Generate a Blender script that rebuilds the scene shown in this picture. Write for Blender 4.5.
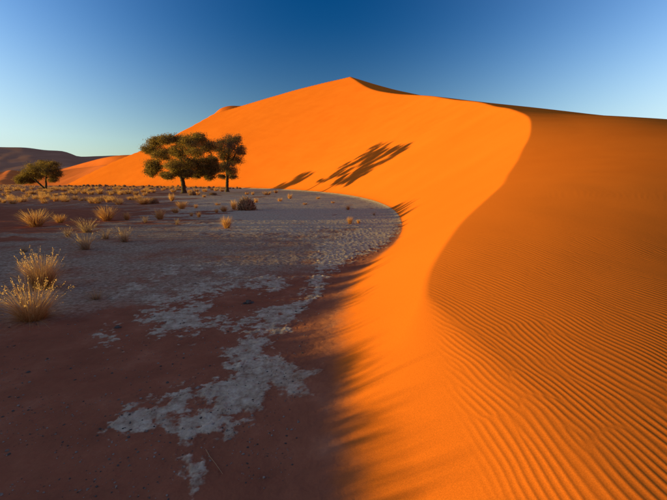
import bpy, math, random
import numpy as np
from mathutils import Vector

# ------------------------------------------------------------------ camera, sky, sun
F = 397.0                      # focal length in pixels of the 667 x 500 photograph
CAMH = 1.75                    # eye height above the pan
PITCH = math.atan(67 / F)
SUN_EL = math.radians(2.3)
SUN_AZ = math.radians(3.0)     # light travels towards +X and a little towards +Y

sc = bpy.context.scene
for o in list(bpy.data.objects):
    bpy.data.objects.remove(o)
col = sc.collection

cam_d = bpy.data.cameras.new('camera')
cam = bpy.data.objects.new('camera', cam_d)
col.objects.link(cam)
cam.location = (0, 0, CAMH)
cam.rotation_euler = (math.pi / 2 - PITCH, 0, 0)
cam_d.sensor_fit = 'HORIZONTAL'
cam_d.angle = 2 * math.atan(333.5 / F)
cam_d.clip_start = 0.05
cam_d.clip_end = 20000
sc.camera = cam

to_sun = Vector((-math.cos(SUN_EL) * math.cos(SUN_AZ), -math.cos(SUN_EL) * math.sin(SUN_AZ), math.sin(SUN_EL)))

world = bpy.data.worlds.new('World')
sc.world = world
world.use_nodes = True
nt = world.node_tree
nt.nodes.clear()
N = nt.nodes.new
sky = N('ShaderNodeTexSky')
sky.sky_type = 'NISHITA'
sky.sun_disc = False
sky.sun_elevation = math.radians(15)
sky.sun_rotation = math.atan2(to_sun.x, to_sun.y)
sky.altitude = 600
sky.air_density = 1.0
sky.dust_density = 0.9
sky.ozone_density = 1.2
bg = N('ShaderNodeBackground')
out = N('ShaderNodeOutputWorld')
# clear desert sky: darkest at right angles to the sun (Rayleigh polarisation), all round the sun's axis
tc = N('ShaderNodeTexCoord')
dot = N('ShaderNodeVectorMath'); dot.operation = 'DOT_PRODUCT'
nrm = N('ShaderNodeVectorMath'); nrm.operation = 'NORMALIZE'
nt.links.new(tc.outputs['Generated'], nrm.inputs[0])
nt.links.new(nrm.outputs[0], dot.inputs[0])
dot.inputs[1].default_value = to_sun
sq = N('ShaderNodeMath'); sq.operation = 'MULTIPLY'
nt.links.new(dot.outputs['Value'], sq.inputs[0]); nt.links.new(dot.outputs['Value'], sq.inputs[1])
pol = N('ShaderNodeMapRange')
pol.inputs['From Min'].default_value = 0.0; pol.inputs['From Max'].default_value = 0.55
pol.inputs['To Min'].default_value = 1.45; pol.inputs['To Max'].default_value = 4.3
nt.links.new(sq.outputs[0], pol.inputs['Value'])
hs = N('ShaderNodeHueSaturation'); hs.inputs['Saturation'].default_value = 1.62; hs.inputs['Hue'].default_value = 0.508
nt.links.new(sky.outputs[0], hs.inputs['Color'])
mul = N('ShaderNodeVectorMath'); mul.operation = 'SCALE'
gm = N('ShaderNodeGamma'); gm.inputs['Gamma'].default_value = 1.2
pre = N('ShaderNodeVectorMath'); pre.operation = 'SCALE'; pre.inputs['Scale'].default_value = 0.25
nt.links.new(hs.outputs[0], pre.inputs[0]); nt.links.new(pre.outputs[0], gm.inputs['Color'])
# pale haze near the horizon, all round
sep = N('ShaderNodeSeparateXYZ'); nt.links.new(nrm.outputs[0], sep.inputs[0])
hzf = N('ShaderNodeMapRange'); hzf.interpolation_type = 'SMOOTHSTEP'
hzf.inputs['From Min'].default_value = -0.05; hzf.inputs['From Max'].default_value = 0.36
hzf.inputs['To Min'].default_value = 0.80; hzf.inputs['To Max'].default_value = 0.0
nt.links.new(sep.outputs['Z'], hzf.inputs['Value'])
hmx = N('ShaderNodeMix'); hmx.data_type = 'RGBA'
side = N('ShaderNodeMath'); side.operation = 'MULTIPLY_ADD'; side.inputs[1].default_value = 1.3; side.inputs[2].default_value = 0.40
nt.links.new(sq.outputs[0], side.inputs[0])
hz1 = N('ShaderNodeMath'); hz1.operation = 'MULTIPLY'; nt.links.new(side.outputs[0], hz1.inputs[0]); nt.links.new(hzf.outputs[0], hz1.inputs[1])
hz2 = N('ShaderNodeMath'); hz2.operation = 'MULTIPLY_ADD'; hz2.inputs[1].default_value = 0.75; hz2.use_clamp = True
nt.links.new(sq.outputs[0], hz2.inputs[0]); nt.links.new(hz1.outputs[0], hz2.inputs[2])
nt.links.new(hz2.outputs[0], hmx.inputs[0]); nt.links.new(gm.outputs[0], hmx.inputs[6])
hmx.inputs[7].default_value = (0.70, 0.86, 0.90, 1)
nt.links.new(hmx.outputs[2], mul.inputs[0]); nt.links.new(pol.outputs[0], mul.inputs['Scale'])
nt.links.new(mul.outputs[0], bg.inputs['Color'])
bg.inputs['Strength'].default_value = 0.12
nt.links.new(bg.outputs[0], out.inputs[0])

sun_d = bpy.data.lights.new('sun', 'SUN')
sun_d.energy = 4.5
sun_d.angle = math.radians(0.8)
sun_d.color = (1.0, 0.85, 0.16)
sun = bpy.data.objects.new('sun', sun_d)
col.objects.link(sun)
sun.location = (-60, 0, 40)
sun.rotation_euler = to_sun.to_track_quat('Z', 'Y').to_euler()

sc.render.engine = 'CYCLES'
sc.view_settings.view_transform = 'Standard'
sc.view_settings.look = 'None'
sc.view_settings.gamma = 1.0
sc.view_settings.use_curve_mapping = False
sc.view_settings.exposure = 1.05
sc.render.resolution_x, sc.render.resolution_y = 1024, 768

# ------------------------------------------------------------------ helpers
rng = np.random.default_rng(11)
rnd = random.Random(5)
CP, SP = math.cos(PITCH), math.sin(PITCH)

def ray(px, py):
    u = (px - 333.5) / F; v = (250 - py) / F
    return np.array([u, CP + v * SP, -SP + v * CP])

def gnd(px, py, z=0.0):
    d = ray(px, py); t = (z - CAMH) / d[2]
    return d[0] * t, d[1] * t

def at_dist(px, py, Y):
    d = ray(px, py); t = Y / d[1]
    return np.array([d[0] * t, Y, CAMH + d[2] * t])

def project(x, y, z):
    dz = z - CAMH
    depth = y * CP - dz * SP
    up = y * SP + dz * CP
    depth = np.maximum(depth, 1e-3)
    return 333.5 + F * x / depth, 250 - F * up / depth

_perm = np.random.default_rng(3).permutation(512).astype(np.int32)
_perm = np.concatenate([_perm, _perm])
_ga = np.random.default_rng(4).uniform(0, 2 * math.pi, 512)
_gx, _gy = np.cos(_ga), np.sin(_ga)

def perlin(x, y):
    xi = np.floor(x); yi = np.floor(y)
    xf = x - xi; yf = y - yi
    xi = xi.astype(np.int64) & 511; yi = yi.astype(np.int64) & 511
    u = xf * xf * xf * (xf * (xf * 6 - 15) + 10); v = yf * yf * yf * (yf * (yf * 6 - 15) + 10)
    x1 = (xi + 1) & 511; y1 = (yi + 1) & 511
    def g(ix, iy, fx, fy):
        h = _perm[_perm[ix] + iy]
        return _gx[h] * fx + _gy[h] * fy
    a = g(xi, yi, xf, yf); b = g(x1, yi, xf - 1, yf)
    c = g(xi, y1, xf, yf - 1); d = g(x1, y1, xf - 1, yf - 1)
    return (a + u * (b - a)) * (1 - v) + (c + u * (d - c)) * v

def fbm(x, y, octv=4, gain=0.5, seed=0.0):
    s = 0; a = 1.0; t = 0
    for i in range(octv):
        s = s + a * perlin(x + seed * 17.3 + i * 31.7, y + seed * 9.1 + i * 11.3)
        t += a; a *= gain; x = x * 2.03; y = y * 2.03
    return s / t * 1.6

def sstep(a, b, x):
    t = np.clip((x - a) / (b - a), 0, 1)
    return t * t * (3 - 2 * t)

def catmull(P, n=12):
    P = np.asarray(P, float)
    Q = np.vstack([2 * P[0] - P[1], P, 2 * P[-1] - P[-2]]); o = []
    for i in range(len(P) - 1):
        a, b, c, d = Q[i:i + 4]
        for t in np.linspace(0, 1, n, endpoint=False):
            o.append(.5 * (2 * b + (-a + c) * t + (2 * a - 5 * b + 4 * c - d) * t * t + (-a + 3 * b - 3 * c + d) * t ** 3))
    o.append(P[-1])
    return np.array(o)

def mesh_from(name, V, Fc, mat, smooth=False):
    """V (n,3), Fc (m,k) equal-sided faces or list of such arrays"""
    me = bpy.data.meshes.new(name)
    V = np.asarray(V, np.float32)
    groups = Fc if isinstance(Fc, list) else [Fc]
    groups = [np.asarray(g, np.int32) for g in groups if len(g)]
    loops = np.concatenate([g.ravel() for g in groups])
    sizes = np.concatenate([np.full(len(g), g.shape[1], np.int32) for g in groups])
    starts = np.concatenate([[0], np.cumsum(sizes)[:-1]]).astype(np.int32)
    me.vertices.add(len(V)); me.vertices.foreach_set('co', V.ravel())
    me.loops.add(len(loops)); me.loops.foreach_set('vertex_index', loops)
    me.polygons.add(len(sizes)); me.polygons.foreach_set('loop_start', starts)
    me.polygons.foreach_set('use_smooth', np.full(len(sizes), smooth))
    me.update(calc_edges=True)
    if mat: me.materials.append(mat)
    return me

def link(name, data, parent=None, loc=None, **props):
    o = bpy.data.objects.new(name, data)
    col.objects.link(o)
    if loc is not None: o.location = loc
    if parent: o.parent = parent
    for k, v in props.items(): o[k] = v
    return o

# ------------------------------------------------------------------ materials
def new_mat(name):
    m = bpy.data.materials.new(name); m.use_nodes = True
    t = m.node_tree
    return m, t, t.nodes['Principled BSDF'], t.nodes['Material Output']

def noise_node(t, scale, detail=4, rough=0.55, vec=None):
    n = t.nodes.new('ShaderNodeTexNoise')
    n.inputs['Scale'].default_value = scale; n.inputs['Detail'].default_value = detail; n.inputs['Roughness'].default_value = rough
    if vec: t.links.new(vec, n.inputs['Vector'])
    return n

def ramp(t, fac, stops):
    r = t.nodes.new('ShaderNodeValToRGB')
    e = r.color_ramp.elements
    while len(e) < len(stops): e.new(0.5)
    for el, (p, c) in zip(e, stops):
        el.position = p; el.color = (*c, 1) if len(c) == 3 else c
    t.links.new(fac, r.inputs[0])
    return r

def mixc(t, fac, a, b):
    m = t.nodes.new('ShaderNodeMix'); m.data_type = 'RGBA'
    for v, i in ((fac, 0), (a, 6), (b, 7)):
        if hasattr(v, 'links') or hasattr(v, 'is_linked'): t.links.new(v, m.inputs[i])
        else: m.inputs[i].default_value = v if i == 0 else (*v, 1)
    return m.outputs[2]

def attr(t, name):
    a = t.nodes.new('ShaderNodeAttribute'); a.attribute_name = name
    return a.outputs['Fac']

SAND = (0.56, 0.165, 0.018)

def terrain_material():
    m, t, b, o = new_mat('desert_sand_and_clay_crust')
    tcn = t.nodes.new('ShaderNodeTexCoord'); vec = tcn.outputs['Object']
    # dune sand
    n1 = noise_node(t, 0.12, 5, .6, vec)
    sand = ramp(t, n1.outputs[0], [(0.3, (0.67, 0.131, 0.013)), (0.7, (0.72, 0.151, 0.016))]).outputs[0]
    n1b = noise_node(t, 160, 2, .7, vec)
    grain = ramp(t, n1b.outputs[0], [(0.35, (0.86, 0.86, 0.86)), (0.65, (1.1, 1.1, 1.1))]).outputs[0]
    mm = t.nodes.new('ShaderNodeMix'); mm.data_type = 'RGBA'; mm.blend_type = 'MULTIPLY'; mm.inputs[0].default_value = 1
    t.links.new(sand, mm.inputs[6]); t.links.new(grain, mm.inputs[7]); sand = mm.outputs[2]
    # red-brown floor of the pan
    n2 = noise_node(t, 2.2, 6, .65, vec)
    floor = ramp(t, n2.outputs[0], [(0.3, (0.245, 0.074, 0.040)), (0.55, (0.315, 0.096, 0.051)), (0.75, (0.40, 0.138, 0.076))]).outputs[0]
    # gravelly grey-brown floor
    n3 = noise_node(t, 14, 5, .7, vec)
    grav = ramp(t, n3.outputs[0], [(0.32, (0.18, 0.090, 0.055)), (0.5, (0.34, 0.195, 0.126)), (0.68, (0.51, 0.335, 0.235))]).outputs[0]
    # clay crust
    n4 = noise_node(t, 9, 7, .7, vec)
    crust = ramp(t, n4.outputs[0], [(0.30, (0.25, 0.120, 0.070)), (0.5, (0.47, 0.300, 0.200)), (0.70, (0.65, 0.455, 0.325))]).outputs[0]
    # break the masks up finely
    nb = noise_node(t, 22, 5, .75, vec)
    def rough_mask(a, lo=.30, hi=.80, k=.55):
        ad = t.nodes.new('ShaderNodeMath'); ad.operation = 'MULTIPLY_ADD'
        t.links.new(nb.outputs[0], ad.inputs[0]); ad.inputs[1].default_value = k
        sub = t.nodes.new('ShaderNodeMath'); sub.operation = 'SUBTRACT'; sub.inputs[1].default_value = k * .5
        t.links.new(a, sub.inputs[0]); t.links.new(sub.outputs[0], ad.inputs[2])
        mr = t.nodes.new('ShaderNodeMapRange'); mr.interpolation_type = 'SMOOTHSTEP'
        mr.inputs['From Min'].default_value = lo; mr.inputs['From Max'].default_value = hi
        t.links.new(ad.outputs[0], mr.inputs['Value'])
        return mr.outputs[0]
    c = mixc(t, rough_mask(attr(t, 'gravel')), floor, grav)
    c = mixc(t, rough_mask(attr(t, 'crust')), c, crust)
    c = mixc(t, attr(t, 'dune'), c, sand)
    t.links.new(c, b.inputs['Base Color'])
    b.inputs['Roughness'].default_value = 0.95
    b.inputs['Specular IOR Level'].default_value = 0.0
    # fine relief
    nf = noise_node(t, 45, 6, .75, vec)
    inv = t.nodes.new('ShaderNodeMath'); inv.operation = 'SUBTRACT'; inv.inputs[0].default_value = 1
    t.links.new(attr(t, 'dune'), inv.inputs[1])
    st = t.nodes.new('ShaderNodeMath'); st.operation = 'MULTIPLY_ADD'; st.inputs[1].default_value = .34; st.inputs[2].default_value = .03
    t.links.new(inv.outputs[0], st.inputs[0])
    bp = t.nodes.new('ShaderNodeBump'); bp.inputs['Distance'].default_value = 0.02
    t.links.new(st.outputs[0], bp.inputs['Strength'])
    t.links.new(nf.outputs[0], bp.inputs['Height']); t.links.new(bp.outputs[0], b.inputs['Normal'])
    return m

def simple_mat(name, c1, c2, scale, rough=0.9, bump=0.0):
    m, t, b, o = new_mat(name)
    tcn = t.nodes.new('ShaderNodeTexCoord')
    n = noise_node(t, scale, 6, .65, tcn.outputs['Object'])
    r = ramp(t, n.outputs[0], [(0.3, c1), (0.7, c2)])
    t.links.new(r.outputs[0], b.inputs['Base Color'])
    b.inputs['Roughness'].default_value = rough; b.inputs['Specular IOR Level'].default_value = 0.03
    if bump:
        bp = t.nodes.new('ShaderNodeBump'); bp.inputs['Strength'].default_value = bump; bp.inputs['Distance'].default_value = 0.05
        t.links.new(n.outputs[0], bp.inputs['Height']); t.links.new(bp.outputs[0], b.inputs['Normal'])
    return m

def leaf_mat(name, stops, transl):
    """thin blades / leaves: each blade its own shade from a per-face 'shade' attribute"""
    m, t, b, o = new_mat(name)
    r = ramp(t, attr(t, 'shade'), stops)
    b.inputs['Roughness'].default_value = 0.75; b.inputs['Specular IOR Level'].default_value = 0.2
    t.links.new(r.outputs[0], b.inputs['Base Color'])
    tr = t.nodes.new('ShaderNodeBsdfTranslucent'); t.links.new(r.outputs[0], tr.inputs[0])
    mx = t.nodes.new('ShaderNodeMixShader'); mx.inputs[0].default_value = transl
    t.links.new(b.outputs[0], mx.inputs[1]); t.links.new(tr.outputs[0], mx.inputs[2]); t.links.new(mx.outputs[0], o.inputs[0])
    return m

M_TERR = terrain_material()
M_FARSAND = simple_mat('far_dune_sand', (0.60, 0.114, 0.014), (0.68, 0.132, 0.018), 0.05)
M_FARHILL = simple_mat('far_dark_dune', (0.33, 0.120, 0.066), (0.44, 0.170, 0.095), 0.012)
M_BARK = simple_mat('acacia_bark', (0.045, 0.027, 0.018), (0.11, 0.068, 0.045), 3.0, bump=.5)
M_STONE = simple_mat('dark_stone', (0.05, 0.035, 0.03), (0.13, 0.095, 0.08), 20, bump=.3)
M_PEBBLE = simple_mat('pale_pebble', (0.13, 0.08, 0.06), (0.36, 0.26, 0.21), 9)
M_GOLD = leaf_mat('golden_dry_grass', [(0, (0.36, 0.135, 0.040)), (0.5, (0.58, 0.255, 0.080)), (1, (0.74, 0.42, 0.17))], .4)
M_GREY = leaf_mat('grey_dry_grass', [(0, (0.24, 0.125, 0.07)), (0.5, (0.38, 0.205, 0.105)), (1, (0.50, 0.30, 0.16))], .35)
M_BROWN = leaf_mat('brown_dead_scrub', [(0, (0.24, 0.11, 0.058)), (1, (0.48, 0.25, 0.13))], .15)
M_LEAF = leaf_mat('acacia_leaf', [(0, (0.10, 0.058, 0.018)), (0.5, (0.20, 0.112, 0.030)), (1, (0.38, 0.205, 0.055))], .48)
M_LEAF_DRY = leaf_mat('acacia_leaf_sparse', [(0, (0.075, 0.045, 0.022)), (1, (0.18, 0.10, 0.045))], .25)

# ------------------------------------------------------------------ dune form
TAN = 0.62                     # slip face at the angle of repose
foot_px = [(395, 243), (402, 228),
           (398, 215), (385, 206), (365, 199.5), (340, 195), (310, 192), (280, 190), (250, 189), (220, 188.3),
           (180, 187.6), (140, 187), (110, 186.5), (87, 186.2)]
foot = np.vstack([[2.5, -60], [1.6, -22], [.9, -8], [.30, -2], [.06, 1.5], [0, 3.0], [.04, 4.7], [.30, 6.7], [.95, 8.9]]
                 + [gnd(*p) for p in foot_px] + [[-172, 256], [-190, 310], [-150, 400], [-60, 490], [60, 560]])
FOOT = catmull(foot)
for _ in range(14):                                 # ease the bends
    FOOT[1:-1] = .25 * FOOT[:-2] + .5 * FOOT[1:-1] + .25 * FOOT[2:]
FOOT = np.vstack([[3, -30000], FOOT])
PAN_POLY = np.vstack([FOOT, [60, 30000], [-30000, 30000], [-30000, -30000]])

def in_poly(x, y, P):
    ins = np.zeros(x.shape, bool)
    a = P; b = np.roll(P, -1, 0)
    for (x0, y0), (x1, y1) in zip(a, b):
        if y0 == y1: continue
        c = (y0 > y) != (y1 > y)
        ins ^= c & (x < (x1 - x0) * (y - y0) / (y1 - y0) + x0)
    return ins

def foot_dist(x, y):
    """signed distance to the foot of the dune, positive on the dune side"""
    x = np.asarray(x, float); y = np.asarray(y, float)
    best = np.full(x.shape, 1e18)
    for a, b in zip(FOOT[:-1], FOOT[1:]):
        ab = b - a; L = ab @ ab
        if L < 1e-12: continue
        t = np.clip(((x - a[0]) * ab[0] + (y - a[1]) * ab[1]) / L, 0, 1)
        best = np.minimum(best, (x - a[0] - ab[0] * t) ** 2 + (y - a[1] - ab[1] * t) ** 2)
    d = np.sqrt(best)
    return np.where(in_poly(x, y, PAN_POLY), -d, d)

def slip(d, r):
    w = np.interp(np.log(np.maximum(r, .5)), np.log([1, 4, 7, 12, 20, 60, 150]), [.55, .5, .35, .12, .12, .6, 1.2])
    s = TAN * (d + np.sqrt(d * d + w * w)) / 2
    return s - TAN * 0.0

crest_px = [(485, 500), (465, 440), (445, 380), (430, 320), (424, 285), (432, 262), (455, 232), (480, 205), (505, 175),
            (520, 150), (529, 128), (528, 117), (515, 111.5), (490, 106.5), (450, 100), (412, 95), (395, 94), (382, 92.5),
            (370, 90.5), (361, 86.5), (354.5, 79), (350, 76.5), (330, 81), (300, 88.5), (270, 97), (245, 104.5), (215, 113),
            (190, 127), (165, 140), (140, 151), (117, 160)]

def crest_points():
    out = []
    for p in crest_px:
        d = ray(*p)
        t = np.geomspace(1.2, 420, 4000)
        x, y, z = d[0] * t, d[1] * t, CAMH + d[2] * t
        s = slip(foot_dist(x, y), np.hypot(x, y))
        i = int(np.argmax(s > z))
        if i < 3: continue
        out.append((x[i], y[i], z[i]))
    return np.array(out)

CREST = crest_points()
IP = 22                                             # index just past the summit
c1 = CREST[:IP]; c2 = CREST[IP - 1:]
order = np.argsort(c1[:, 1]); c1 = c1[order]
# smooth curves of the ridge against ln Y
lnY = np.linspace(math.log(1.2), math.log(c1[-1, 1]), 3000)
def smooth_curve(xs, ys, grid, sig):
    v = np.interp(grid, xs, ys)
    k = np.exp(-.5 * (np.arange(-4 * sig, 4 * sig + 1) / sig) ** 2); k /= k.sum()
    pad = np.concatenate([2 * v[0] - v[4 * sig:0:-1], v, 2 * v[-1] - v[-2:-4 * sig - 2:-1]])
    return np.convolve(pad, k, 'valid')
ly = np.log(c1[:, 1])
XC = smooth_curve(ly, c1[:, 0], lnY, 45)
ZC = smooth_curve(ly, c1[:, 2], lnY, 45)
SX = smooth_curve(np.log([1, 3, 7, 12, 18, 25, 32, 41, 57, 90, 132, 185, 200, 220]), [.17, .19, .235, .24, .21, .14, .03, -.06, -.10, -.11, -.12, -.13, -.20, -.33], lnY, 60)
YPK = math.exp(lnY[-1]); ZPK = CREST[IP - 1][2]; XPK = CREST[IP - 1][0]
o2 = np.argsort(c2[:, 0]); c2 = c2[o2]
gx = np.linspace(c2[0, 0] - 60, c2[-1, 0], 1500)
z2 = np.concatenate([[c2[0, 2] - 30], c2[:, 2]]); x2 = np.concatenate([[c2[0, 0] - 60], c2[:, 0]]); y2 = np.concatenate([[c2[0, 1] - 8], c2[:, 1]])
Z2 = smooth_curve(x2, z2, gx, 14); Y2 = smooth_curve(x2, y2, gx, 14)

def windward(x, y):
    l = np.log(np.clip(y, 1.2, YPK))
    xc = np.interp(l, lnY, XC); zc = np.interp(l, lnY, ZC); s = np.interp(l, lnY, SX)
    D = x - xc
    Dm = .36 * np.clip(y, 1.2, 12) + .45 + .13 * np.clip(y - 12, 0, 48)
    Dp = np.maximum(D, 0)
    q = np.minimum(Dp / Dm, 1.6)
    w = zc + np.where(s > 0, s * Dm * (q - .36 * q * q), s * Dp) - .0 * np.maximum(Dp - 1.6 * Dm, 0) * (s > 0)
    w = w - .0375 * (Dp - 6 + np.sqrt((Dp - 6) ** 2 + 9)) * sstep(0, 3, Dp) * sstep(14, 24, y) * sstep(60, 40, y)
    w = w - .32 * np.maximum(y - YPK, 0)
    w = np.where(D < 0, zc + np.where(s > 0, s * D * sstep(14, 8, y) - .55 * D * sstep(8, 14, y), -.55 * D), w)
    w = np.where(y < 1.2, w - .02 * (1.2 - y), w)
    zb = np.interp(x, gx, Z2); yb = np.interp(x, gx, Y2)
    w2 = zb - .28 * (y - yb) + .6 * np.maximum(x - XPK, 0)
    w2 = np.where(y < yb, zb + .5 * (yb - y), w2)
    return np.minimum(w, np.where(y > 120, w2, 1e6))

# wind ripples: narrow-band noise, so that crests wander, fork and die out
def _ripple_tile(n=2048, step=.0055, lam=.043):
    g = np.random.default_rng(8)
    Fz = np.fft.fft2(g.normal(0, 1, (n, n)).astype(np.float32))
    k = np.fft.fftfreq(n, step)
    KX, KY = np.meshgrid(k, k, indexing='ij')
    k0 = 1 / lam
    band = np.exp(-.5 * ((KX - k0) / (.12 * k0)) ** 2 - .5 * (KY / (.072 * k0)) ** 2)
    a = np.fft.ifft2(Fz * band)
    return (a / np.abs(a).mean()).astype(np.complex64), n, step
RIP, RIP_N, RIP_S = _ripple_tile()
def ripple_field(u, v):
    fu = u / RIP_S; fv = v / RIP_S
    iu = np.floor(fu).astype(np.int64); iv = np.floor(fv).astype(np.int64)
    a = fu - iu; b = fv - iv
    iu0 = iu % RIP_N; iu1 = (iu + 1) % RIP_N; iv0 = iv % RIP_N; iv1 = (iv + 1) % RIP_N
    z = (RIP[iu0, iv0] * (1 - a) + RIP[iu1, iv0] * a) * (1 - b) + (RIP[iu0, iv1] * (1 - a) + RIP[iu1, iv1] * a) * b
    return z.real, z.imag

CRUST_POLYS = [
    [(104, 421), (140, 407), (165, 398), (228, 372), (222, 358), (258, 343), (264, 358), (312, 372), (322, 388), (304, 396), (312, 410), (276, 402), (262, 418), (240, 426), (232, 440), (205, 436), (196, 452), (205, 470), (192, 492), (178, 470), (182, 446), (158, 436), (112, 430)],
    [(134, 320), (160, 306), (196, 302), (212, 303), (204, 314), (212, 326), (196, 336), (150, 336), (158, 326)],
    [(206, 322), (232, 316), (262, 314), (300, 298), (311, 304), (300, 322), (280, 334), (252, 346), (236, 340), (246, 330), (214, 328)],
    [(226, 376), (224, 352), (250, 338), (282, 326), (302, 300), (318, 276), (330, 280), (312, 308), (290, 334), (266, 350), (262, 372), (240, 384)],
    [(96, 334), (118, 326), (116, 338), (100, 342)],
    [(300, 298), (314, 270), (312, 250), (338, 232), (372, 216), (398, 214), (401, 230), (388, 246), (352, 262), (326, 276)],
    [(196, 268), (232, 266), (240, 276), (204, 274)], [(242, 284), (262, 274), (290, 280), (278, 292), (246, 290)],
    [(112, 292), (150, 278), (176, 268), (176, 274), (140, 290), (114, 297)], [(150, 300), (196, 284), (240, 280), (238, 290), (196, 298), (160, 306)],
]

def poly_sd(px, py, P):
    P = np.asarray(P, float)
    best = np.full(px.shape, 1e12)
    for a, b in zip(P, np.roll(P, -1, 0)):
        ab = b - a
        t = np.clip(((px - a[0]) * ab[0] + (py - a[1]) * ab[1]) / (ab @ ab), 0, 1)
        best = np.minimum(best, (px - a[0] - ab[0] * t) ** 2 + (py - a[1] - ab[1] * t) ** 2)
    return np.where(in_poly(px, py, P), 1, -1) * np.sqrt(best)

def masks(x, y, d):
    """clay crust / gravel amounts on the pan floor"""
    px, py = project(x, y, 0 * x)
    front = (y > .8)
    px = np.where(front, px, -999); py = np.where(front, py, 999)
    r = np.hypot(x, y)
    n_fine = fbm(x * 3.1, y * 3.1, 6, .62, 1)
    n_mid = fbm(x * .75, y * .75, 5, .58, 2)
    n_big = fbm(x * .16, y * .16, 4, .5, 3)
    c = np.full(x.shape, -40.0)
    near = front & (px > -80) & (px < 760) & (py > 205) & (py < 560)
    cc = c[near]
    for P in CRUST_POLYS:
        cc = np.maximum(cc, poly_sd(px[near], py[near], P))
    hole = poly_sd(px[near], py[near], [(158, 422), (168, 413), (198, 404), (204, 406), (190, 416), (172, 425)])
    cc = np.minimum(cc, -hole * 1.1)
    c[near] = cc
    k = np.interp(py, [200, 260, 330, 420, 500], [9, 11, 13, 18, 22])
    n_x = fbm(x * 11, y * 11, 4, .65, 4)
    crust = sstep(-.55, .75, .8 * c / k + 1.25 * n_fine + .55 * n_mid + .95 * n_x + .0)
    # the far pan: pale clay in drifts
    far = sstep(285, 205, py + 14 * n_mid) * sstep(40, 270, px + 60 * n_big)
    crust = np.maximum(crust, sstep(.30, .80, .26 + .60 * far + .55 * n_mid + .4 * n_big + .3 * n_fine) * far * front)
    crust = np.maximum(crust, .9 * sstep(.25, .6, n_mid + n_big) * (~near) * (r > 2))
    # grey gravel: a band across the middle of the pan
    band = sstep(330, 285, py + .18 * (px - 150)) * sstep(225, 245, py + .12 * px + 18 * n_mid) + sstep(214, 206, py) * .7
    gravel = np.clip(.06 + .62 * np.clip(band, 0, 1) + .35 * n_mid + .25 * n_fine, 0, 1)
    # bare red sand where the dune spills out over the pan and among the hummocks
    spill = sstep(-.9 - .03 * r, -.05, d + .45 * n_mid * np.minimum(1, r / 6)) * sstep(30, 12, r)
    crust = crust * (1 - spill * sstep(300, 335, py) * .4) * (1 - spill * (1 - sstep(-.6, .6, c / k + 1.1 * n_fine + .5 * n_x)))
    gravel = gravel * (1 - spill)
    return np.clip(crust, 0, 1), np.clip(gravel, 0, 1), n_fine, n_mid

def ground_base(x, y):
    """pan floor without small relief"""
    r = np.hypot(x, y)
    return .045 * fbm(x * .22, y * .22, 3, .5, 5) * sstep(1.5, 8, r) - .02

def height(x, y, detail=True):
    x = np.asarray(x, float); y = np.asarray(y, float)
    r = np.hypot(x, y)
    d = foot_dist(x, y)
    S = slip(d, r)
    W = windward(x, y)
    k = np.interp(np.log(np.maximum(r, 1)), np.log([1, 2.4, 4, 6, 30, 100]), [.34, .24, .02, .02, .035, .3])
    h = np.maximum(k - np.abs(S - W), 0) / k
    dune = np.minimum(S, W) - h * h * k * .25
    dune = S + (dune - S) * sstep(.02, .40, d)
    if not detail:
        return dune + ground_base(x, y) * sstep(.5, -1, d)
    crust, gravel, nf, nm = masks(x, y, d)
    duneness = sstep(-.10, .25, d + .10 * nf) * np.interp(r, [0, 8, 14], [1, 1, 0]) + sstep(-.02, .05, d + .0 * nf) * np.interp(r, [0, 8, 14], [0, 0, 1])
    duneness = np.clip(duneness, 0, 1)
    pan = ground_base(x, y) * sstep(.5, -1, d)
    lump = .010 * fbm(x * 2.2, y * 2.2, 4, .55, 7) + .006 * fbm(x * 11, y * 11, 4, .62, 8)
    rough = np.abs(fbm(x * 6, y * 6, 5, .62, 9))
    pan = pan + (lump + .006 * gravel * nf) * (1 - crust * .5) + crust * (.006 + .030 * rough)
    pan = pan * (1 - duneness) + duneness * ground_base(x, y) * sstep(.5, -1, d)
    # wind ripples on the windward slope
    side = sstep(-.10, .45, (S - W) / np.interp(r, [1, 3, 8, 30], [.24, .12, .12, .5])) * sstep(.15, .5, d)
    near = r < 26
    rip = np.zeros_like(x)
    xx, yy = x[near], y[near]
    g = np.interp(yy, [-5, 2, 3, 5, 9, 30], [-.3, .2, .42, 1.22, 3.3, 13.])
    gp = np.interp(yy, [-5, 2, 3, 5, 9, 30], [.1, .15, .32, .45, .5, .46])
    u = (xx + g + .10 * fbm(xx * .8, yy * .8, 2, .5, 12)) / np.sqrt(1 + gp * gp)
    e_re, e_im = ripple_field(u, yy)
    env = np.hypot(e_re, e_im)
    cv = (.5 + .5 * e_re / (env + 1e-6))
    amp = .00155 * np.clip(.55 + .5 * env, 0, 1.1) * sstep(.0, .22, env) * np.interp(np.hypot(xx, yy), [0, 3, 5.5, 7.5, 9], [1, 1, 1, .7, 0])
    rip[near] = amp * cv ** 1.6
    # broad uneven swells and avalanche streaks on the dune
    big = .005 * fbm(x * .8, y * .8, 2, .5, 16) * sstep(.3, 1.2, d) * sstep(40, 6, r)
    big = big + sstep(15, 60, r) * sstep(2, 10, d) * (.10 * fbm(x * .05, y * .03, 2, .5, 17) + .03 * fbm((x + .6 * y) * .5, (y - .6 * x) * .04, 3, .6, 18))
    z = dune + pan + rip * side + big
    return z, d, duneness, crust * (1 - duneness), gravel * (1 - duneness)

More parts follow.
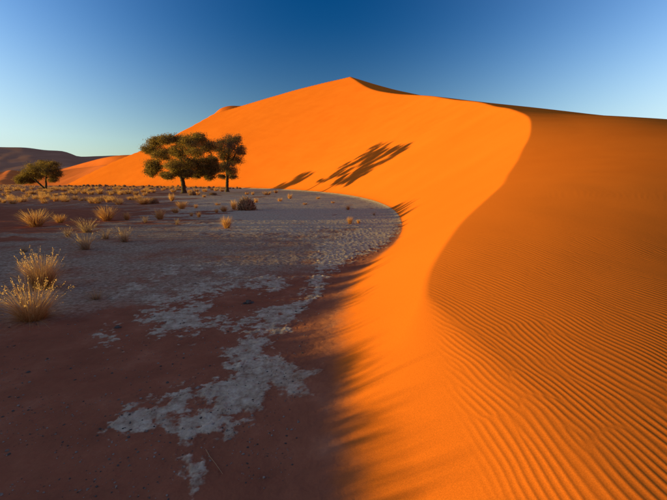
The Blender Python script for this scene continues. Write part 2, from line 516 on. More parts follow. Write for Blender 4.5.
# polar sheet round the camera's foot: fine nearby, coarse far off, all in world metres
rad = np.concatenate([np.geomspace(.35, 1.3, 36, endpoint=False), np.geomspace(1.3, 8, 760, endpoint=False),
                      np.geomspace(8, 40, 260, endpoint=False), np.geomspace(40, 330, 320, endpoint=False), np.geomspace(330, 9000, 60)])
fa = np.linspace(-46, 46, 780)
ba = np.linspace(46, 314, 52)[1:-1]
ang = np.radians(np.concatenate([fa, ba]))
A, R = np.meshgrid(ang, rad)
X, Y = R * np.sin(A), R * np.cos(A)
Z, DD, DUNE, CRUST, GRAV = height(X.ravel(), Y.ravel())
nr, na = X.shape
V = np.stack([X.ravel(), Y.ravel(), Z], 1)
ii, jj = np.meshgrid(np.arange(nr - 1), np.arange(na), indexing='ij')
jn = (jj + 1) % na
quads = np.stack([ii * na + jj, ii * na + jn, (ii + 1) * na + jn, (ii + 1) * na + jj], -1).reshape(-1, 4)[:, ::-1]
# centre cap
cz = float(Z[:na].mean())
V = np.vstack([V, [[0, 0, cz]]])
DD = np.append(DD, -1); DUNE = np.append(DUNE, DUNE[:na].mean()); CRUST = np.append(CRUST, 0); GRAV = np.append(GRAV, 0)
jc = np.arange(na)
cap = np.stack([np.full(na, nr * na), (jc + 1) % na, jc], 1)

def terrain_part(name, faces_q, faces_t, kind='structure'):
    used = np.unique(np.concatenate([faces_q.ravel(), faces_t.ravel()]).astype(np.int64))
    remap = np.full(len(V), -1, np.int64); remap[used] = np.arange(len(used))
    me = mesh_from(name, V[used], [remap[faces_q]] + ([remap[faces_t]] if len(faces_t) else []), M_TERR, True)
    for nm, arr in (('dune', DUNE), ('crust', CRUST), ('gravel', GRAV)):
        a = me.attributes.new(nm, 'FLOAT', 'POINT'); a.data.foreach_set('value', arr[used].astype(np.float32))
    return link(name, me, kind=kind)

qd = DD[quads].mean(1) > 0
terrain_part('ground', quads[~qd], cap)
terrain_part('sand_dune', quads[qd], np.zeros((0, 3), int))

# ------------------------------------------------------------------ far dunes
def far_dune(name, top, base, back, mat, n=90, m=28, amp=1.0, seed=0, bulge=.0, nscale=.03):
    """sand ridge lofted between a crest line and a foot line given in metres, with a back slope"""
    def resample(P, k):
        P = catmull(P, 8); s = np.concatenate([[0], np.cumsum(np.hypot(*np.diff(P[:, :2], axis=0).T))])
        q = np.linspace(0, s[-1], k)
        return np.stack([np.interp(q, s, P[:, i]) for i in range(3)], 1)
    T = resample(np.array(top), n); B = resample(np.array(base), n)
    rows = []
    for t in np.linspace(0, 1, m):
        f = t + bulge * math.sin(math.pi * t)
        P = B * (1 - t) + T * t
        P[:, 2] = B[:, 2] * (1 - f) + T[:, 2] * f
        P[:, 2] += amp * math.sin(math.pi * min(1, t * 1.02)) * fbm(P[:, 0] * nscale, P[:, 1] * nscale, 4, .55, seed)
        rows.append(P)
    for t in np.linspace(.15, 1, 6):
        P = T.copy(); P[:, 1] += back * t; P[:, 2] = T[:, 2] * (1 - t) - 1 * t
        rows.append(P)
    G = np.concatenate(rows); k = len(rows)
    ii, jj = np.meshgrid(np.arange(k - 1), np.arange(n - 1), indexing='ij')
    q = np.stack([ii * n + jj, ii * n + jj + 1, (ii + 1) * n + jj + 1, (ii + 1) * n + jj], -1).reshape(-1, 4)
    me = mesh_from(name, G, q, mat, True)
    return link(name, me, kind='structure')

def tops(pts, Y): return [at_dist(px, py, Y if np.isscalar(Y) else Y[i]) for i, (px, py) in enumerate(pts)]
def feet(pts, Y): return [np.array([at_dist(px, 183, Y if np.isscalar(Y) else Y[i])[0], Y if np.isscalar(Y) else Y[i], -.6]) for i, px in enumerate(pts)]

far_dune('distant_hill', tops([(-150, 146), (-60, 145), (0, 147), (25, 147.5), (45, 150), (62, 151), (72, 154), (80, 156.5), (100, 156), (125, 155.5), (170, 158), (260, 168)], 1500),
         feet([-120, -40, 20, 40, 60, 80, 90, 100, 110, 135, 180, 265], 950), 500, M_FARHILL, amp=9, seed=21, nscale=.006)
far_dune('distant_dune', tops([(40, 175), (62, 169), (85, 162.5), (105, 157.5), (125, 155), (150, 156), (190, 166)], [620, 600, 560, 530, 520, 520, 520]),
         feet([25, 45, 60, 78, 100, 150, 195], 430), 300, M_FARSAND, amp=2.2, seed=22, nscale=.02)
far_dune('distant_dune', tops([(-60, 168), (-20, 171), (0, 172), (12, 170), (25, 174), (45, 178), (62, 182)], 640),
         feet([-90, -50, -30, -18, 0, 30, 60], 420), 300, M_FARSAND, amp=2.5, seed=23, nscale=.02)
far_dune('distant_dune', tops([(35, 181), (50, 173.5), (70, 169), (90, 167), (105, 165), (120, 164)], [300, 318, 330, 320, 300, 285]),
         feet([20, 34, 46, 60, 74, 88], [285, 282, 276, 266, 255, 240]), 120, M_FARSAND, amp=.8, seed=24, nscale=.03)

far_dune('distant_dune', tops([(212, 116), (219, 109.5), (224, 107), (230, 105.8), (238, 105.8), (246, 106), (256, 108)], 345),
         feet([212, 219, 224, 230, 238, 246, 258], 318), 60, M_FARSAND, n=40, m=10, amp=.3, seed=25)

# ------------------------------------------------------------------ vegetation
def hz(x, y):
    return height(np.atleast_1d(np.float64(x)), np.atleast_1d(np.float64(y)))[0]

def tube(path, radii, sides=6):
    """tapered tube along a path -> verts, quads"""
    path = np.asarray(path, float); n = len(path)
    T = np.gradient(path, axis=0); T /= np.linalg.norm(T, axis=1)[:, None] + 1e-9
    ref = np.where(np.abs(T[:, 2:3]) > .9, np.array([[1., 0, 0]]), np.array([[0, 0, 1.]]))
    U = np.cross(T, ref); U /= np.linalg.norm(U, axis=1)[:, None] + 1e-9
    W = np.cross(T, U)
    a = np.linspace(0, 2 * math.pi, sides, endpoint=False)
    P = path[:, None, :] + np.asarray(radii)[:, None, None] * (np.cos(a)[None, :, None] * U[:, None, :] + np.sin(a)[None, :, None] * W[:, None, :])
    Vv = P.reshape(-1, 3)
    i, j = np.meshgrid(np.arange(n - 1), np.arange(sides), indexing='ij'); jn = (j + 1) % sides
    q = np.stack([i * sides + j, i * sides + jn, (i + 1) * sides + jn, (i + 1) * sides + j], -1).reshape(-1, 4)
    return Vv, q

class Bag:
    def __init__(s): s.v = []; s.q = []; s.n = 0; s.sh = []
    def add(s, v, q, shade=None):
        s.v.append(v); s.q.append(q + s.n); s.n += len(v)
        s.sh.append(np.zeros(len(v)) if shade is None else np.broadcast_to(shade, (len(v),)))
    def mesh(s, name, mat, smooth=False):
        me = mesh_from(name, np.concatenate(s.v), np.concatenate(s.q), mat, smooth)
        a = me.attributes.new('shade', 'FLOAT', 'POINT'); a.data.foreach_set('value', np.concatenate(s.sh).astype(np.float32))
        return me

def bend(a, b, sag, g, n=7):
    a = np.asarray(a, float); b = np.asarray(b, float); L = np.linalg.norm(b - a)
    t = np.linspace(0, 1, n)[:, None]
    p = a + (b - a) * t
    w = g.normal(0, 1, 3) * L * .07
    p = p + np.sin(math.pi * t) * (w + np.array([0, 0, sag * L])) + (np.sin(3 * math.pi * t) * g.normal(0, 1, 3) * L * .022)
    return p

def acacia(name, base_px, clumps, trunk_px, r0, leaf_mat_, seed, density, leaf, label, group=None, depth=.8, sub=42, per=74):
    g = np.random.default_rng(seed)
    bx, by = gnd(*base_px)
    bz = float(hz(bx, by)[0]) - .06
    m = by / F                                       # metres per photograph pixel at this distance
    root = link(name, None, loc=(bx, by, bz), label=label, category='tree')
    root.empty_display_size = 1
    if group: root['group'] = group
    def loc(px, py, dy=0): return at_dist(px, py, by + dy) - np.array([bx, by, bz])
    clumps = [(base_px[0] + (c[0] - base_px[0]) * .97, base_px[1] - (base_px[1] - c[1]) * .97, c[2], c[3]) for c in clumps]
    cx = np.array([c[0] for c in clumps], float); mid = (cx.min() + cx.max()) / 2; half = (cx.max() - cx.min()) / 2 + 4
    trunk = Bag(); leaves = Bag()
    nodes = []
    for k, (pts, rad0) in enumerate(trunk_px):
        P = catmull([loc(*p) if len(p) == 3 else loc(p[0], p[1], 0) for p in pts], 6)
        P = P + g.normal(0, .02, P.shape) * (np.arange(len(P)) > 0)[:, None]
        rr = np.linspace(1, .62, len(P)) * rad0
        if k == 0: rr[:3] *= [1.55, 1.28, 1.1]
        v, q = tube(P, rr, 9); trunk.add(v, q)
        nodes += [(P[i], rr[i] * .8) for i in range(max(1, len(P) * 2 // 3), len(P))]
    C = []
    for (px, py, rx, ry) in clumps:
        u = (px - mid) / half
        dmax = math.sqrt(max(.05, 1 - u * u)) * half * m * depth
        C.append((loc(px, py, g.uniform(-.7, .7) * dmax), rx * m, ry * m))
    # a second layer of clumps fills the crown's depth
    for (px, py, rx, ry) in clumps:
        u = (px - mid) / half
        dmax = math.sqrt(max(.05, 1 - u * u)) * half * m * depth
        if density > .6: C.append((loc(px + g.uniform(-3, 3), py + g.uniform(-1.5, 2.5), g.choice([-1, 1]) * g.uniform(.35, 1) * dmax), rx * m * .85, ry * m * .85))
    f0 = nodes[-1][0]
    C.sort(key=lambda c: np.linalg.norm(c[0] - f0))
    for (c, rx, rz) in C:
        best = min(nodes, key=lambda nd: np.linalg.norm(nd[0] - c) + 1.6 * max(0, nd[0][2] - c[2]))
        a, ra = best
        r1 = min(ra * .78, .055 + .012 * np.linalg.norm(c - a))
        P = bend(a, c, .06, g, 8); rr = np.linspace(r1, max(.022, r1 * .35), 8)
        v, q = tube(P, rr, 6); trunk.add(v, q)
        nodes += [(P[i], rr[i]) for i in (3, 5, 7)]
        ns = max(6, int(sub * (rx * rz) ** .5 / 1.1))
        for _ in range(ns):
            d = g.normal(0, 1, 3); d /= np.linalg.norm(d)
            rad_ = g.uniform(.35, 1.0) ** .6
            s = c + d * np.array([rx, rx * .9, rz]) * rad_ * 1.05
            k = g.integers(3, 8)
            Pt = bend(P[k], s, .03, g, 5)
            v, q = tube(Pt, np.linspace(max(.012, rr[k] * .45), .008, 5), 3); trunk.add(v, q)
            nl = int(per * density * g.uniform(.55, 1.35))
            if nl < 2: continue
            sp = np.array([.36, .36, .21]) * (rx / 1.5) ** .5
            pos = s + g.normal(0, 1, (nl, 3)) * sp * g.uniform(.7, 1.3)
            n_ = g.normal(0, 1, (nl, 3)); n_[:, 2] += .6; n_ /= np.linalg.norm(n_, axis=1)[:, None]
            t_ = np.cross(n_, g.normal(0, 1, (nl, 3))); t_ /= np.linalg.norm(t_, axis=1)[:, None]
            b_ = np.cross(n_, t_)
            L = leaf * g.uniform(.6, 1.4, (nl, 1))
            quad = np.stack([pos - t_ * L, pos - b_ * L * .42, pos + t_ * L, pos + b_ * L * .42], 1).reshape(-1, 3)
            sh = np.clip(g.uniform(.15, .85) + g.normal(0, .18, nl), 0, 1)
            leaves.add(quad, np.arange(nl * 4).reshape(-1, 4), np.repeat(sh, 4))
    link('trunk', trunk.mesh('trunk', M_BARK, True), root)
    link('crown', leaves.mesh('crown', leaf_mat_), root)
    return root

acacia('acacia_tree', (184, 193.2),
       [(148, 147, 7, 4.5), (156, 141, 8, 4.5), (166, 137, 7, 4), (175, 136.5, 7, 4), (186, 138, 8, 5), (201, 137, 7, 4.5), (209, 146, 7, 6), (196, 148, 9, 7),
        (178, 150, 9, 7), (163, 152, 9, 6), (154, 164, 8, 5), (151, 172, 4.5, 4), (166, 174.5, 5.5, 3.6), (172, 163, 8, 6), (187, 164, 9, 7), (203, 162, 10, 7), (197, 174, 4.5, 4.5), (213, 160, 5, 6), (178, 171, 5, 3.5), (190, 172, 6, 4), (206, 171, 6, 4.5), (214, 167, 5, 6), (211, 175, 4, 4)],
       [([(184, 193.5), (183.6, 188), (183, 183), (181.5, 177.5), (178, 171), (173, 164)], .42), ([(182.5, 180), (186, 173), (190, 165), (195, 157)], .27), ([(182, 178), (182.5, 170), (181, 160), (182, 151)], .2)],
       .42, M_LEAF, 101, 1.0, .09, 'large spreading acacia with dense olive crown and forked trunk', depth=1.35)
acacia('acacia_tree', (227.2, 191.8),
       [(220, 143, 6, 6), (229.5, 139, 7, 5), (237, 138, 4.5, 5), (233, 148, 8, 6), (241.5, 150, 4.5, 6), (223, 154, 7, 6), (236, 159, 7.5, 5), (227, 164, 7, 4.5), (232, 170, 5.5, 3.5), (221, 168, 5, 4), (221.5, 176, 3.5, 2), (233, 177, 4.5, 1.8)],
       [([(227.2, 192), (227, 184), (227.4, 176), (227, 168), (228, 158), (230, 148)], .33), ([(227, 170), (231, 162), (236, 153), (239, 144)], .15), ([(227, 168), (223, 158), (221, 148)], .14)],
       .33, M_LEAF_DRY, 102, .62, .085, 'slim airy acacia with one straight trunk and sparse brown crown', depth=1.7, sub=36, per=90)
acacia('acacia_tree', (46, 190.2),
       [(20, 178, 4.5, 4), (25.5, 173, 5.5, 4.5), (33, 168, 6.5, 4.5), (43, 164, 6.5, 4.2), (53, 164, 6, 4.5), (57.5, 172, 4.5, 5.5), (48, 171, 6, 5), (38, 174, 6.5, 4.5), (29, 179.5, 5.5, 3), (55, 179, 3.5, 2.5), (21, 181, 3.5, 2)],
       [([(46, 190.4), (43, 187), (38, 182.5), (33, 178), (29, 174)], .24), ([(46, 190), (46.2, 184), (46, 178), (48, 170)], .24)],
       .24, M_LEAF, 103, .95, .10, 'small dark flat-topped acacia with two trunks parting at the ground', depth=.8, sub=36, per=60)

def blades(g, nb, spread, droop, bw, segs=3, rb=.14, heads=0, lmin=.5):
    """unit-high tuft of arching dry blades"""
    bag = Bag()
    az = g.uniform(0, 2 * math.pi, nb); r = rb * np.sqrt(g.uniform(0, 1, nb))
    ba = az + g.normal(0, .7, nb)
    base = np.stack([r * np.cos(ba), r * np.sin(ba), np.full(nb, -.04)], 1)
    L = g.uniform(lmin, 1.0, nb) * 1.04
    tilt = np.abs(g.normal(0, spread, nb)) + .03
    dr = droop * g.uniform(.3, 1.4, nb)
    side = np.stack([-np.sin(az + g.normal(0, 1.0, nb)), np.cos(az), 0 * az], 1)
    pts = [base]; p = base.copy()
    for k in range(segs):
        a = np.minimum(tilt + dr * (k + .5) / segs, 1.75)
        p = p + np.stack([np.sin(a) * np.cos(az), np.sin(a) * np.sin(az), np.cos(a)], 1) * (L / segs)[:, None]
        pts.append(p.copy())
    sh0 = np.clip(g.uniform(0.05, .8, nb), 0, 1)
    Vv = []; S = []
    for k, p in enumerate(pts):
        w = bw * (1 - .82 * k / segs)
        Vv += [p - side * w * .5, p + side * w * .5]
        S += [np.clip(sh0 + .22 * k / segs, 0, 1)] * 2
    Vv = np.stack(Vv, 1).reshape(-1, 3); S = np.stack(S, 1).ravel()
    st = 2 * (segs + 1)
    q = np.concatenate([np.stack([np.arange(nb) * st + 2 * k, np.arange(nb) * st + 2 * k + 1, np.arange(nb) * st + 2 * k + 3, np.arange(nb) * st + 2 * k + 2], 1) for k in range(segs)])
    bag.add(Vv, q, S)
    if heads:
        idx = g.choice(nb, heads, replace=False)
        for i in idx:
            tip = pts[-1][i]; dirv = pts[-1][i] - pts[-2][i]; dirv /= np.linalg.norm(dirv)
            for _ in range(7):
                o = tip - dirv * g.uniform(0, .16)
                d = dirv + g.normal(0, .55, 3); d /= np.linalg.norm(d); l = g.uniform(.018, .042)
                s = np.cross(d, g.normal(0, 1, 3)); s /= np.linalg.norm(s) + 1e-9
                bag.add(np.array([o, o + d * l * .5 + s * bw * 1.1, o + d * l, o + d * l * .5 - s * bw * 1.1]), np.array([[0, 1, 2, 3]]), .95)
    return bag

def scrub(g, n, bw):
    """unit-high rounded mound of dead twigs"""
    bag = Bag()
    for _ in range(n):
        a = g.uniform(0, 2 * math.pi); e = math.acos(g.uniform(.02, 1))
        R_ = g.uniform(.75, 1.03)
        tip = np.array([math.sin(e) * math.cos(a) * 1.05, math.sin(e) * math.sin(a) * 1.05, math.cos(e)]) * R_
        b0 = np.array([tip[0] * .35, tip[1] * .35, -.04]) + np.append(g.normal(0, .08, 2), 0)
        P = np.array([b0, (b0 + tip) * .5 + g.normal(0, .09, 3), tip, tip + g.normal(0, .10, 3)])
        s = np.cross(tip, g.normal(0, 1, 3)); s /= np.linalg.norm(s) + 1e-9
        ws = [bw, bw * .85, bw * .6, bw * .25]
        Vv = np.concatenate([[p - s * w * .5, p + s * w * .5] for p, w in zip(P, ws)])
        bag.add(Vv, np.array([[0, 1, 3, 2], [2, 3, 5, 4], [4, 5, 7, 6]]), g.uniform(0, 1))
    return bag

G = np.random.default_rng(77)
PROTO = {
    'gold': [blades(G, 420, .42, .55, .026).mesh('golden_tuft', M_GOLD) for _ in range(4)],
    'far': [blades(G, 170, .45, .5, .045, 2, .2).mesh('far_tuft', M_GOLD) for _ in range(4)],
    'sparse': [blades(G, 170, .55, .6, .020, 3, .12, 20).mesh('sparse_tuft', M_GREY) for _ in range(3)],
    'scrub': [scrub(G, 900, .05).mesh('dead_scrub', M_BROWN) for _ in range(2)],
}

def plant(name, mesh, px, py, hpx, wpx, label, cat, group=None, lean=0, ground_xy=None):
    x, y = gnd(px, py) if ground_xy is None else ground_xy
    z = float(hz(x, y)[0])
    m = math.hypot(y, CAMH) / F
    h = hpx * m; w = wpx * m
    o = link(name, mesh, loc=(x, y, z - .01), label=label, category=cat)
    k = w / 1.15 if name == 'grass_tuft' else w / 2.1
    o.scale = (k, k, h)
    o.rotation_euler = (0, lean, rnd.uniform(0, 6.28))
    if group: o['group'] = group
    return o

# the two big tufts at the near edge of the pan, each its own mesh
def hero(px, py, hpx, wpx, nb, spread, droop, heads, seed, mat, label, stem=90):
    g = np.random.default_rng(seed)
    x, y = gnd(px, py); z = float(hz(x, y)[0]); m = math.hypot(y, CAMH) / F
    root = link('grass_tuft', None, loc=(x, y, z), label=label, category='grass')
    k = wpx * m / 1.15; h = hpx * m
    a = link('blades', blades(g, nb, spread, droop, .010, 4, .22, 0, .25).mesh('blades', mat), root); a.scale = (k, k, h * .78)
    b = link('flowering_stems', blades(g, stem, spread * .85, droop * .5, .009, 4, .16, heads, .72).mesh('flowering_stems', mat), root); b.scale = (k, k, h)
    return root
hero(43, 288, 44, 33, 2100, .46, .7, 60, 201, M_GOLD, 'big golden grass tuft with dark shaded base, behind the open feathery tuft')
hero(33, 319, 46, 47, 1300, .62, .9, 80, 202, M_GOLD, 'big open feathery golden tuft with pale seed heads, in front of the dense one', 170)

ROW = 'tufts of dry grass scattered on the pan'
special = [
    ('sparse', 96, 299, 15, 20, 'small grey wispy tuft beside a strip of pale crust'),
    ('sparse', 86, 249, 21, 27, 'loose greyish tuft, frontmost of the pale cluster on brown hummocks'),
    ('sparse', 87, 232, 18, 25, 'greyish tuft in the pale cluster, beside the dense golden clump'),
    ('sparse', 106, 238, 13, 15, 'short dull tuft in the middle of the pale cluster'),
    ('sparse', 125, 241, 19, 20, 'thin leaning greyish tuft at the end of the pale cluster toward the dune'),
    ('sparse', 68, 236, 12, 12, 'faint thin tuft on bare brown sand beside the pale cluster'),
    ('sparse', 25, 251, 9, 12, 'lone tiny faded tuft on bare brown sand'),
    ('gold', 36, 226, 20, 29, 'wide round golden tuft, largest on the brown hummocks'),
    ('gold', 60, 222, 10, 15, 'low golden tuft close beside the widest round one'),
    ('gold', 107, 220, 17, 21, 'dense golden clump rising behind the greyish cluster'),
    ('gold', 127, 219.5, 10, 9, 'small golden tuft next to the dense golden clump'),
    ('gold', 160, 219, 12.5, 13, 'round isolated golden tuft on grey gravel'),
    ('sparse', 145.5, 222, 9, 8, 'small pale tuft between two golden ones on grey gravel'),
    ('sparse', 177, 224, 8, 7, 'little straggling tuft beside a pale crust streak'),
    ('gold', 182, 209, 10, 12, 'golden tuft, tallest of a close pair on grey clay'),
    ('gold', 175.5, 212.5, 7, 10, 'lower golden tuft leaning on the taller one of a pair'),
    ('gold', 172, 201, 9, 7, 'upright golden tuft with a dark base before the large acacia'),
    ('gold', 227, 228, 14, 14, 'feathery pale gold tuft alone in front of the brown scrub mound'),
    ('gold', 234, 209, 11, 9, 'tall golden tuft growing against the brown scrub mound'),
    ('gold', 224, 211.5, 8, 11, 'golden tuft next to the one against the scrub mound'),
    ('gold', 216.5, 212.5, 5, 6, 'tiny golden tuft at the end of the row by the scrub mound'),
    ('gold', 350, 223.5, 9, 8, 'largest golden tuft on the crust near the dune foot'),
    ('gold', 358.5, 223, 5, 5, 'little golden tuft touching the largest one near the dune foot'),
    ('gold', 348, 209.5, 6, 6, 'small golden tuft on the pan behind the largest one near the dune foot'),
    ('sparse', 374, 215, 6, 5, 'wispy tuft on pale crust at the rim of the pan'),
    ('gold', 144, 204, 8, 18, 'wide low orange tuft with a dark scrub at its side'),
]
for k, (kind, px, py, h, w, lab) in enumerate(special):
    plant('grass_tuft', PROTO[kind][k % len(PROTO[kind])], px, py, h, w, lab, 'grass', ROW)
plant('scrub_mound', PROTO['scrub'][0], 246.5, 210, 13.5, 21, 'rounded mound of dark brown dead scrub with golden grass at one side', 'shrub')
plant('scrub_mound', PROTO['scrub'][1], 154, 203.5, 6.5, 10, 'small dark scrub beside a wide low orange tuft', 'shrub')
plant('scrub_mound', PROTO['scrub'][0], 192.5, 195.2, 4.6, 8, 'dark low scrub at the foot of the large acacia', 'shrub')
plant('scrub_mound', PROTO['scrub'][1], 213, 195.2, 3, 9, 'flat dark scrub on the clay between the two acacias near the dune', 'shrub')

FARL = 'low golden tuft among many on the grassy far side of the pan'
FARG = 'low tufts on the far side of the pan'
listed = [(15, 202, 6, 9), (23, 201.5, 7, 12), (10, 198, 5, 7), (43, 200.5, 7, 10), (47, 197, 5, 8), (33, 194, 5, 9), (56, 201, 6, 9), (4, 203, 5, 7), (64, 201.5, 8, 9), (81, 200.5, 4, 7),
          (100, 201.5, 7, 9), (113, 201, 6, 9), (120, 203.5, 7, 8), (75, 194, 5, 9), (84, 193.5, 5, 8), (91, 194.5, 5, 9), (100, 194, 6, 9), (116, 193, 4, 9), (128, 194, 5, 10), (138, 199, 6, 8),
          (196, 208, 5, 5), (191.5, 215.5, 5, 5), (199, 217, 7, 6), (218, 205, 3, 7), (256, 202.5, 5.5, 6), (253, 195, 4, 4), (247, 194.5, 3, 6), (267, 195, 4.5, 11), (290, 198.5, 6, 6), (280, 201, 4, 6),
          (276, 193, 4, 6), (318, 199, 3, 6), (198, 195, 4, 6), (204, 197, 3, 5), (305, 204.5, 2.5, 6), (333, 203, 2.5, 5)]
g = np.random.default_rng(9)
pool = []
while len(pool) < 130:
    px = g.uniform(-8, 250); py = 188.6 + 16 * g.uniform(0, 1) ** 1.7
    if px > 150 and (py > 193 or g.uniform() < .55): continue
    if px > 60 and 196 < py < 199: continue
    if abs(py - 207) < 3: continue
    x, y = gnd(px, py)
    if foot_dist(np.array([x]), np.array([y]))[0] > -2.5: continue
    pool.append((px, py, g.uniform(2.2, 3.6) + (py - 188) * .17, g.uniform(4, 7.5) + (py - 188) * .2))
for k, (px, py, h, w) in enumerate(listed + pool):
    zone = ('beside the small two-trunked acacia' if px < 66 else 'before the far shaded dune slope' if px < 112 else
            'before the large acacia' if px < 160 else 'around the trunk of the large acacia' if px < 206 else
            'near the straight-trunked acacia' if px < 262 else 'on pale clay below the tree shadows')
    row = 'in the back row' if py < 192 else 'in the middle rows' if py < 197 else 'in the front rows'
    size = 'broad' if w > 7.5 else 'small'
    plant('grass_tuft', PROTO['far'][k % 4], px, py, h, w, f'{size} golden tuft {row} of grass {zone}', 'grass', f'{size} far tufts {row}, {zone}')

# shrubs along the foot of the dune
k = 0
for i in range(46):
    px = 58 + 185 * (i + g.uniform(.1, .9)) / 46
    fy = np.interp(px, [87, 110, 140, 180, 220, 250], [186.4, 186.7, 187.2, 187.8, 188.5, 189.3])
    x, y = gnd(px, fy + g.uniform(-.15, .25))
    m = y / F
    plant('foot_shrub', PROTO['scrub'][i % 2], px, fy, g.uniform(1.0, 2.6), g.uniform(2, 4.5), 'tiny dark shrub in the row along the foot of the dune', 'shrub', 'shrubs along the dune foot', ground_xy=(x, y))

# dry grass plain beyond and beside what can be counted, plus added unseen shade casters
def grass_plain(name, pts, hts, nb, bw, label):
    g = np.random.default_rng(31)
    n = len(pts)
    z = height(pts[:, 0], pts[:, 1])[0]
    c = np.repeat(np.column_stack([pts, z - .03]), nb, 0); h = np.repeat(hts, nb)
    a = g.uniform(0, 2 * math.pi, n * nb); lean = np.abs(g.normal(.35, .25, n * nb))
    L = h * g.uniform(.6, 1.05, n * nb)
    base = c + np.column_stack([np.cos(a) * h * .25 * g.uniform(0, 1, n * nb), np.sin(a) * h * .25 * g.uniform(0, 1, n * nb), 0 * a])
    tip = base + np.column_stack([np.sin(lean) * np.cos(a), np.sin(lean) * np.sin(a), np.cos(lean)]) * L[:, None]
    s = np.column_stack([-np.sin(a + .7), np.cos(a + .3), 0 * a]) * (bw * h)[:, None]
    Vv = np.stack([base - s, base + s, tip], 1).reshape(-1, 3)
    me = mesh_from(name, Vv, np.arange(len(Vv)).reshape(-1, 3), M_GOLD)
    at = me.attributes.new('shade', 'FLOAT', 'POINT'); at.data.foreach_set('value', np.repeat(g.uniform(.1, .95, n * nb), 3).astype(np.float32))
    return link(name, me, kind='stuff', label=label, category='grass')

P = np.column_stack([g.uniform(-420, -8, 9000), g.uniform(105, 430, 9000)])
keep = (foot_dist(P[:, 0], P[:, 1]) < -3) & (fbm(P[:, 0] * .05, P[:, 1] * .03, 2, .5, 41) > -.18)
P = P[keep]
grass_plain('far_grass', P, g.uniform(.3, .65, len(P)), 9, .10, 'thin golden dry grass covering the plain toward the far dunes')
P = np.column_stack([g.uniform(-75, -1.5, 2600), g.uniform(-25, 105, 2600)])
ppx, ppy = project(P[:, 0], P[:, 1], np.zeros(len(P)))
keep = (foot_dist(P[:, 0], P[:, 1]) < -2) & ((P[:, 1] < .9) | (ppx < -28)) & (np.hypot(P[:, 0], P[:, 1]) > 3.5)
NP = len(P[keep])
P = np.vstack([P[keep], np.column_stack([g.uniform(-13, -4.2, 80), g.uniform(.6, 3.2, 80)]), np.column_stack([g.uniform(-16, -7.5, 30), g.uniform(4.6, 7.5, 30)])])  # plus denser out-of-view tufts added to shade the dune foot
shade_tufts = np.column_stack([g.uniform(-44, -13, 160), g.uniform(19, 34, 160)])  # tall out-of-view tufts added to throw shadow fingers on the pan rim
bpx = project(shade_tufts[:, 0], shade_tufts[:, 1], np.zeros(160))[0]
shade_tufts = shade_tufts[bpx < -30]
low = np.column_stack([g.uniform(-45, -8, 1500), g.uniform(7.5, 19, 1500)])  # short out-of-view tufts added to keep the mid pan in shade
low = low[project(low[:, 0], low[:, 1], np.zeros(1500))[0] < -12]
hts = np.concatenate([g.uniform(.40, .80, len(P)), g.uniform(.9, 1.7, len(shade_tufts)), g.uniform(.25, .46, len(low))])
P = np.vstack([P, shade_tufts, low])
dome = Bag()  # out-of-view scrub domes, added and sized to cast shadows on pan and dune
spots = ([(g.uniform(-6.6, -5.0), 0.2 + 2.75 * k / 17 + g.uniform(-.08, .08), g.uniform(.40, .57) - .004 * k, g.uniform(.32, .55)) for k in range(18)]
         + [(g.uniform(-11.0, -8.6), 5.1 + 3.2 * k / 8 + g.uniform(-.2, .2), g.uniform(.45, .72), g.uniform(.3, .5)) for k in range(8)]
         + [(g.uniform(-5.6, -4.9), 3.0 + 2.2 * k / 8 + g.uniform(-.08, .08), g.uniform(.26, .36), g.uniform(.28, .45)) for k in range(9)]
         + [(g.uniform(-13.5, -11.5), 8.2 + 3.6 * k / 11 + g.uniform(-.12, .12), g.uniform(.36, .52), g.uniform(.3, .5)) for k in range(12)]
         + [(g.uniform(-29, -25), 19.2 + 6 * k / 6 + g.uniform(-.3, .3), g.uniform(1.4, 2.2), g.uniform(.5, .9)) for k in range(6)])
sx_ = np.array([q[:2] for q in spots]); sz_ = height(sx_[:, 0], sx_[:, 1])[0]
for (x, y, h, w), z in zip(spots, sz_):
    b = scrub(g, 420, .10)
    dome.add(np.concatenate(b.v) * [w, w, h] + [x, y, z], np.concatenate(b.q), np.concatenate(b.sh))
link('shade_caster_scrub', dome.mesh('shade_caster_scrub', M_BROWN), kind='stuff', label='unseen brown scrub added to cast shade on the pan and dune foot', category='shrub')
grass_plain('plain_and_shade_grass', P, hts, 26, .035, 'thin golden dry grass of the plain beside the pan, with unseen tufts added for shade')

# ------------------------------------------------------------------ stones and pebbles
def stone_bag(bag, c, r, g, flat=.6):
    t = (1 + 5 ** .5) / 2
    v = np.array([(-1, t, 0), (1, t, 0), (-1, -t, 0), (1, -t, 0), (0, -1, t), (0, 1, t), (0, -1, -t), (0, 1, -t), (t, 0, -1), (t, 0, 1), (-t, 0, -1), (-t, 0, 1)]) / 1.902
    f = np.array([(0, 11, 5), (0, 5, 1), (0, 1, 7), (0, 7, 10), (0, 10, 11), (1, 5, 9), (5, 11, 4), (11, 10, 2), (10, 7, 6), (7, 1, 8), (3, 9, 4), (3, 4, 2), (3, 2, 6), (3, 6, 8), (3, 8, 9), (4, 9, 5), (2, 4, 11), (6, 2, 10), (8, 6, 7), (9, 8, 1)])
    v = v * g.uniform(.7, 1.2, (12, 1)) * np.array([g.uniform(.8, 1.4), g.uniform(.7, 1.1), flat]) * r
    a = g.uniform(0, 6.28); ca, sa = math.cos(a), math.sin(a)
    v = v @ np.array([[ca, sa, 0], [-sa, ca, 0], [0, 0, 1]])
    bag.add(v + np.asarray(c), f, g.uniform(0, 1))

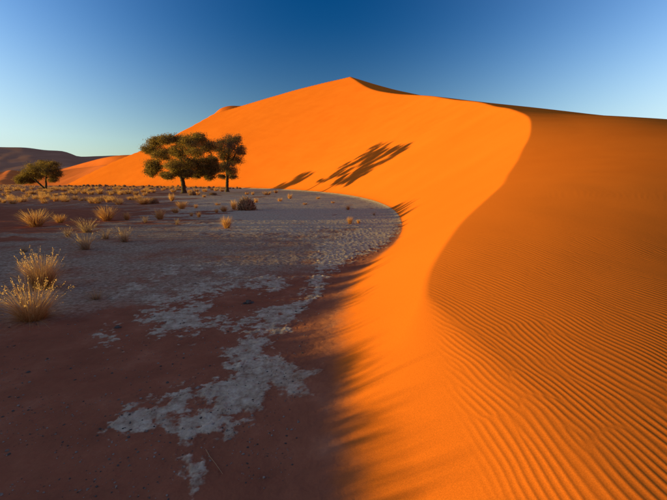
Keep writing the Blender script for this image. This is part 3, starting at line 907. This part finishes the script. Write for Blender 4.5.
n = 4200
ppx = g.uniform(-20, 330, n); ppy = 505 - 250 * g.uniform(0, 1, n) ** .75
XY = np.array([gnd(a, b) for a, b in zip(ppx, ppy)])
dd = foot_dist(XY[:, 0], XY[:, 1]); cl = fbm(XY[:, 0] * 1.1, XY[:, 1] * 1.1, 3, .5, 51)
sel = (dd < -.25) & (cl > -.25)
XY = XY[sel]; zz = height(XY[:, 0], XY[:, 1])[0]
light, dark = Bag(), Bag()
for (x, y), z in zip(XY, zz):
    r = float(np.clip(g.lognormal(-5.8, .55), .0015, .012)) * (1 + .06 * y)
    stone_bag(light if g.uniform() < .55 else dark, (x, y, z + r * .15), r, g)
link('pebbles', light.mesh('pebbles', M_PEBBLE), kind='stuff', label='pale grit and pebbles strewn over the red pan floor', category='pebbles')
link('pebbles', dark.mesh('pebbles', M_STONE), kind='stuff', label='dark grit and pebbles strewn over the red pan floor', category='pebbles')
for px, py, w, lab in [(248, 303, 9, 'dark brown lump of earth lying alone between two pale crust patches'), (117.5, 327, 6, 'dark stone at the edge of a small pale crust patch'),
                       (28, 371, 4, 'small dark stone on red sand away from any crust'), (198, 389, 5, 'small pale stone on the large crust patch')]:
    x, y = gnd(px, py); r = w * math.hypot(y, CAMH) / F * .45
    b = Bag(); stone_bag(b, (0, 0, 0), r, g, .55); stone_bag(b, (r * .9, .2 * r, -.2 * r), r * .6, g, .6); stone_bag(b, (-.8 * r, -.3 * r, -.2 * r), r * .5, g, .6)
    link('stone', b.mesh('stone', M_STONE if 'dark' in lab else M_PEBBLE), loc=(x, y, float(hz(x, y)[0]) + r * .2), label=lab, category='stone')
# a dry stalk lying on the near sand
xs = np.array([gnd(px, py) for px, py in [(206, 454), (210, 461), (216, 470), (223, 480)]])
zs = height(xs[:, 0], xs[:, 1])[0]
v, q = tube(np.column_stack([xs, zs + [.012, .008, .012, .006]]), [.0022, .002, .0017, .0012], 5)
b = Bag(); b.add(v, q, .8)
link('dry_stalk', b.mesh('dry_stalk', M_GREY), label='thin dry stalk lying on red sand near the large crust patch', category='twig')
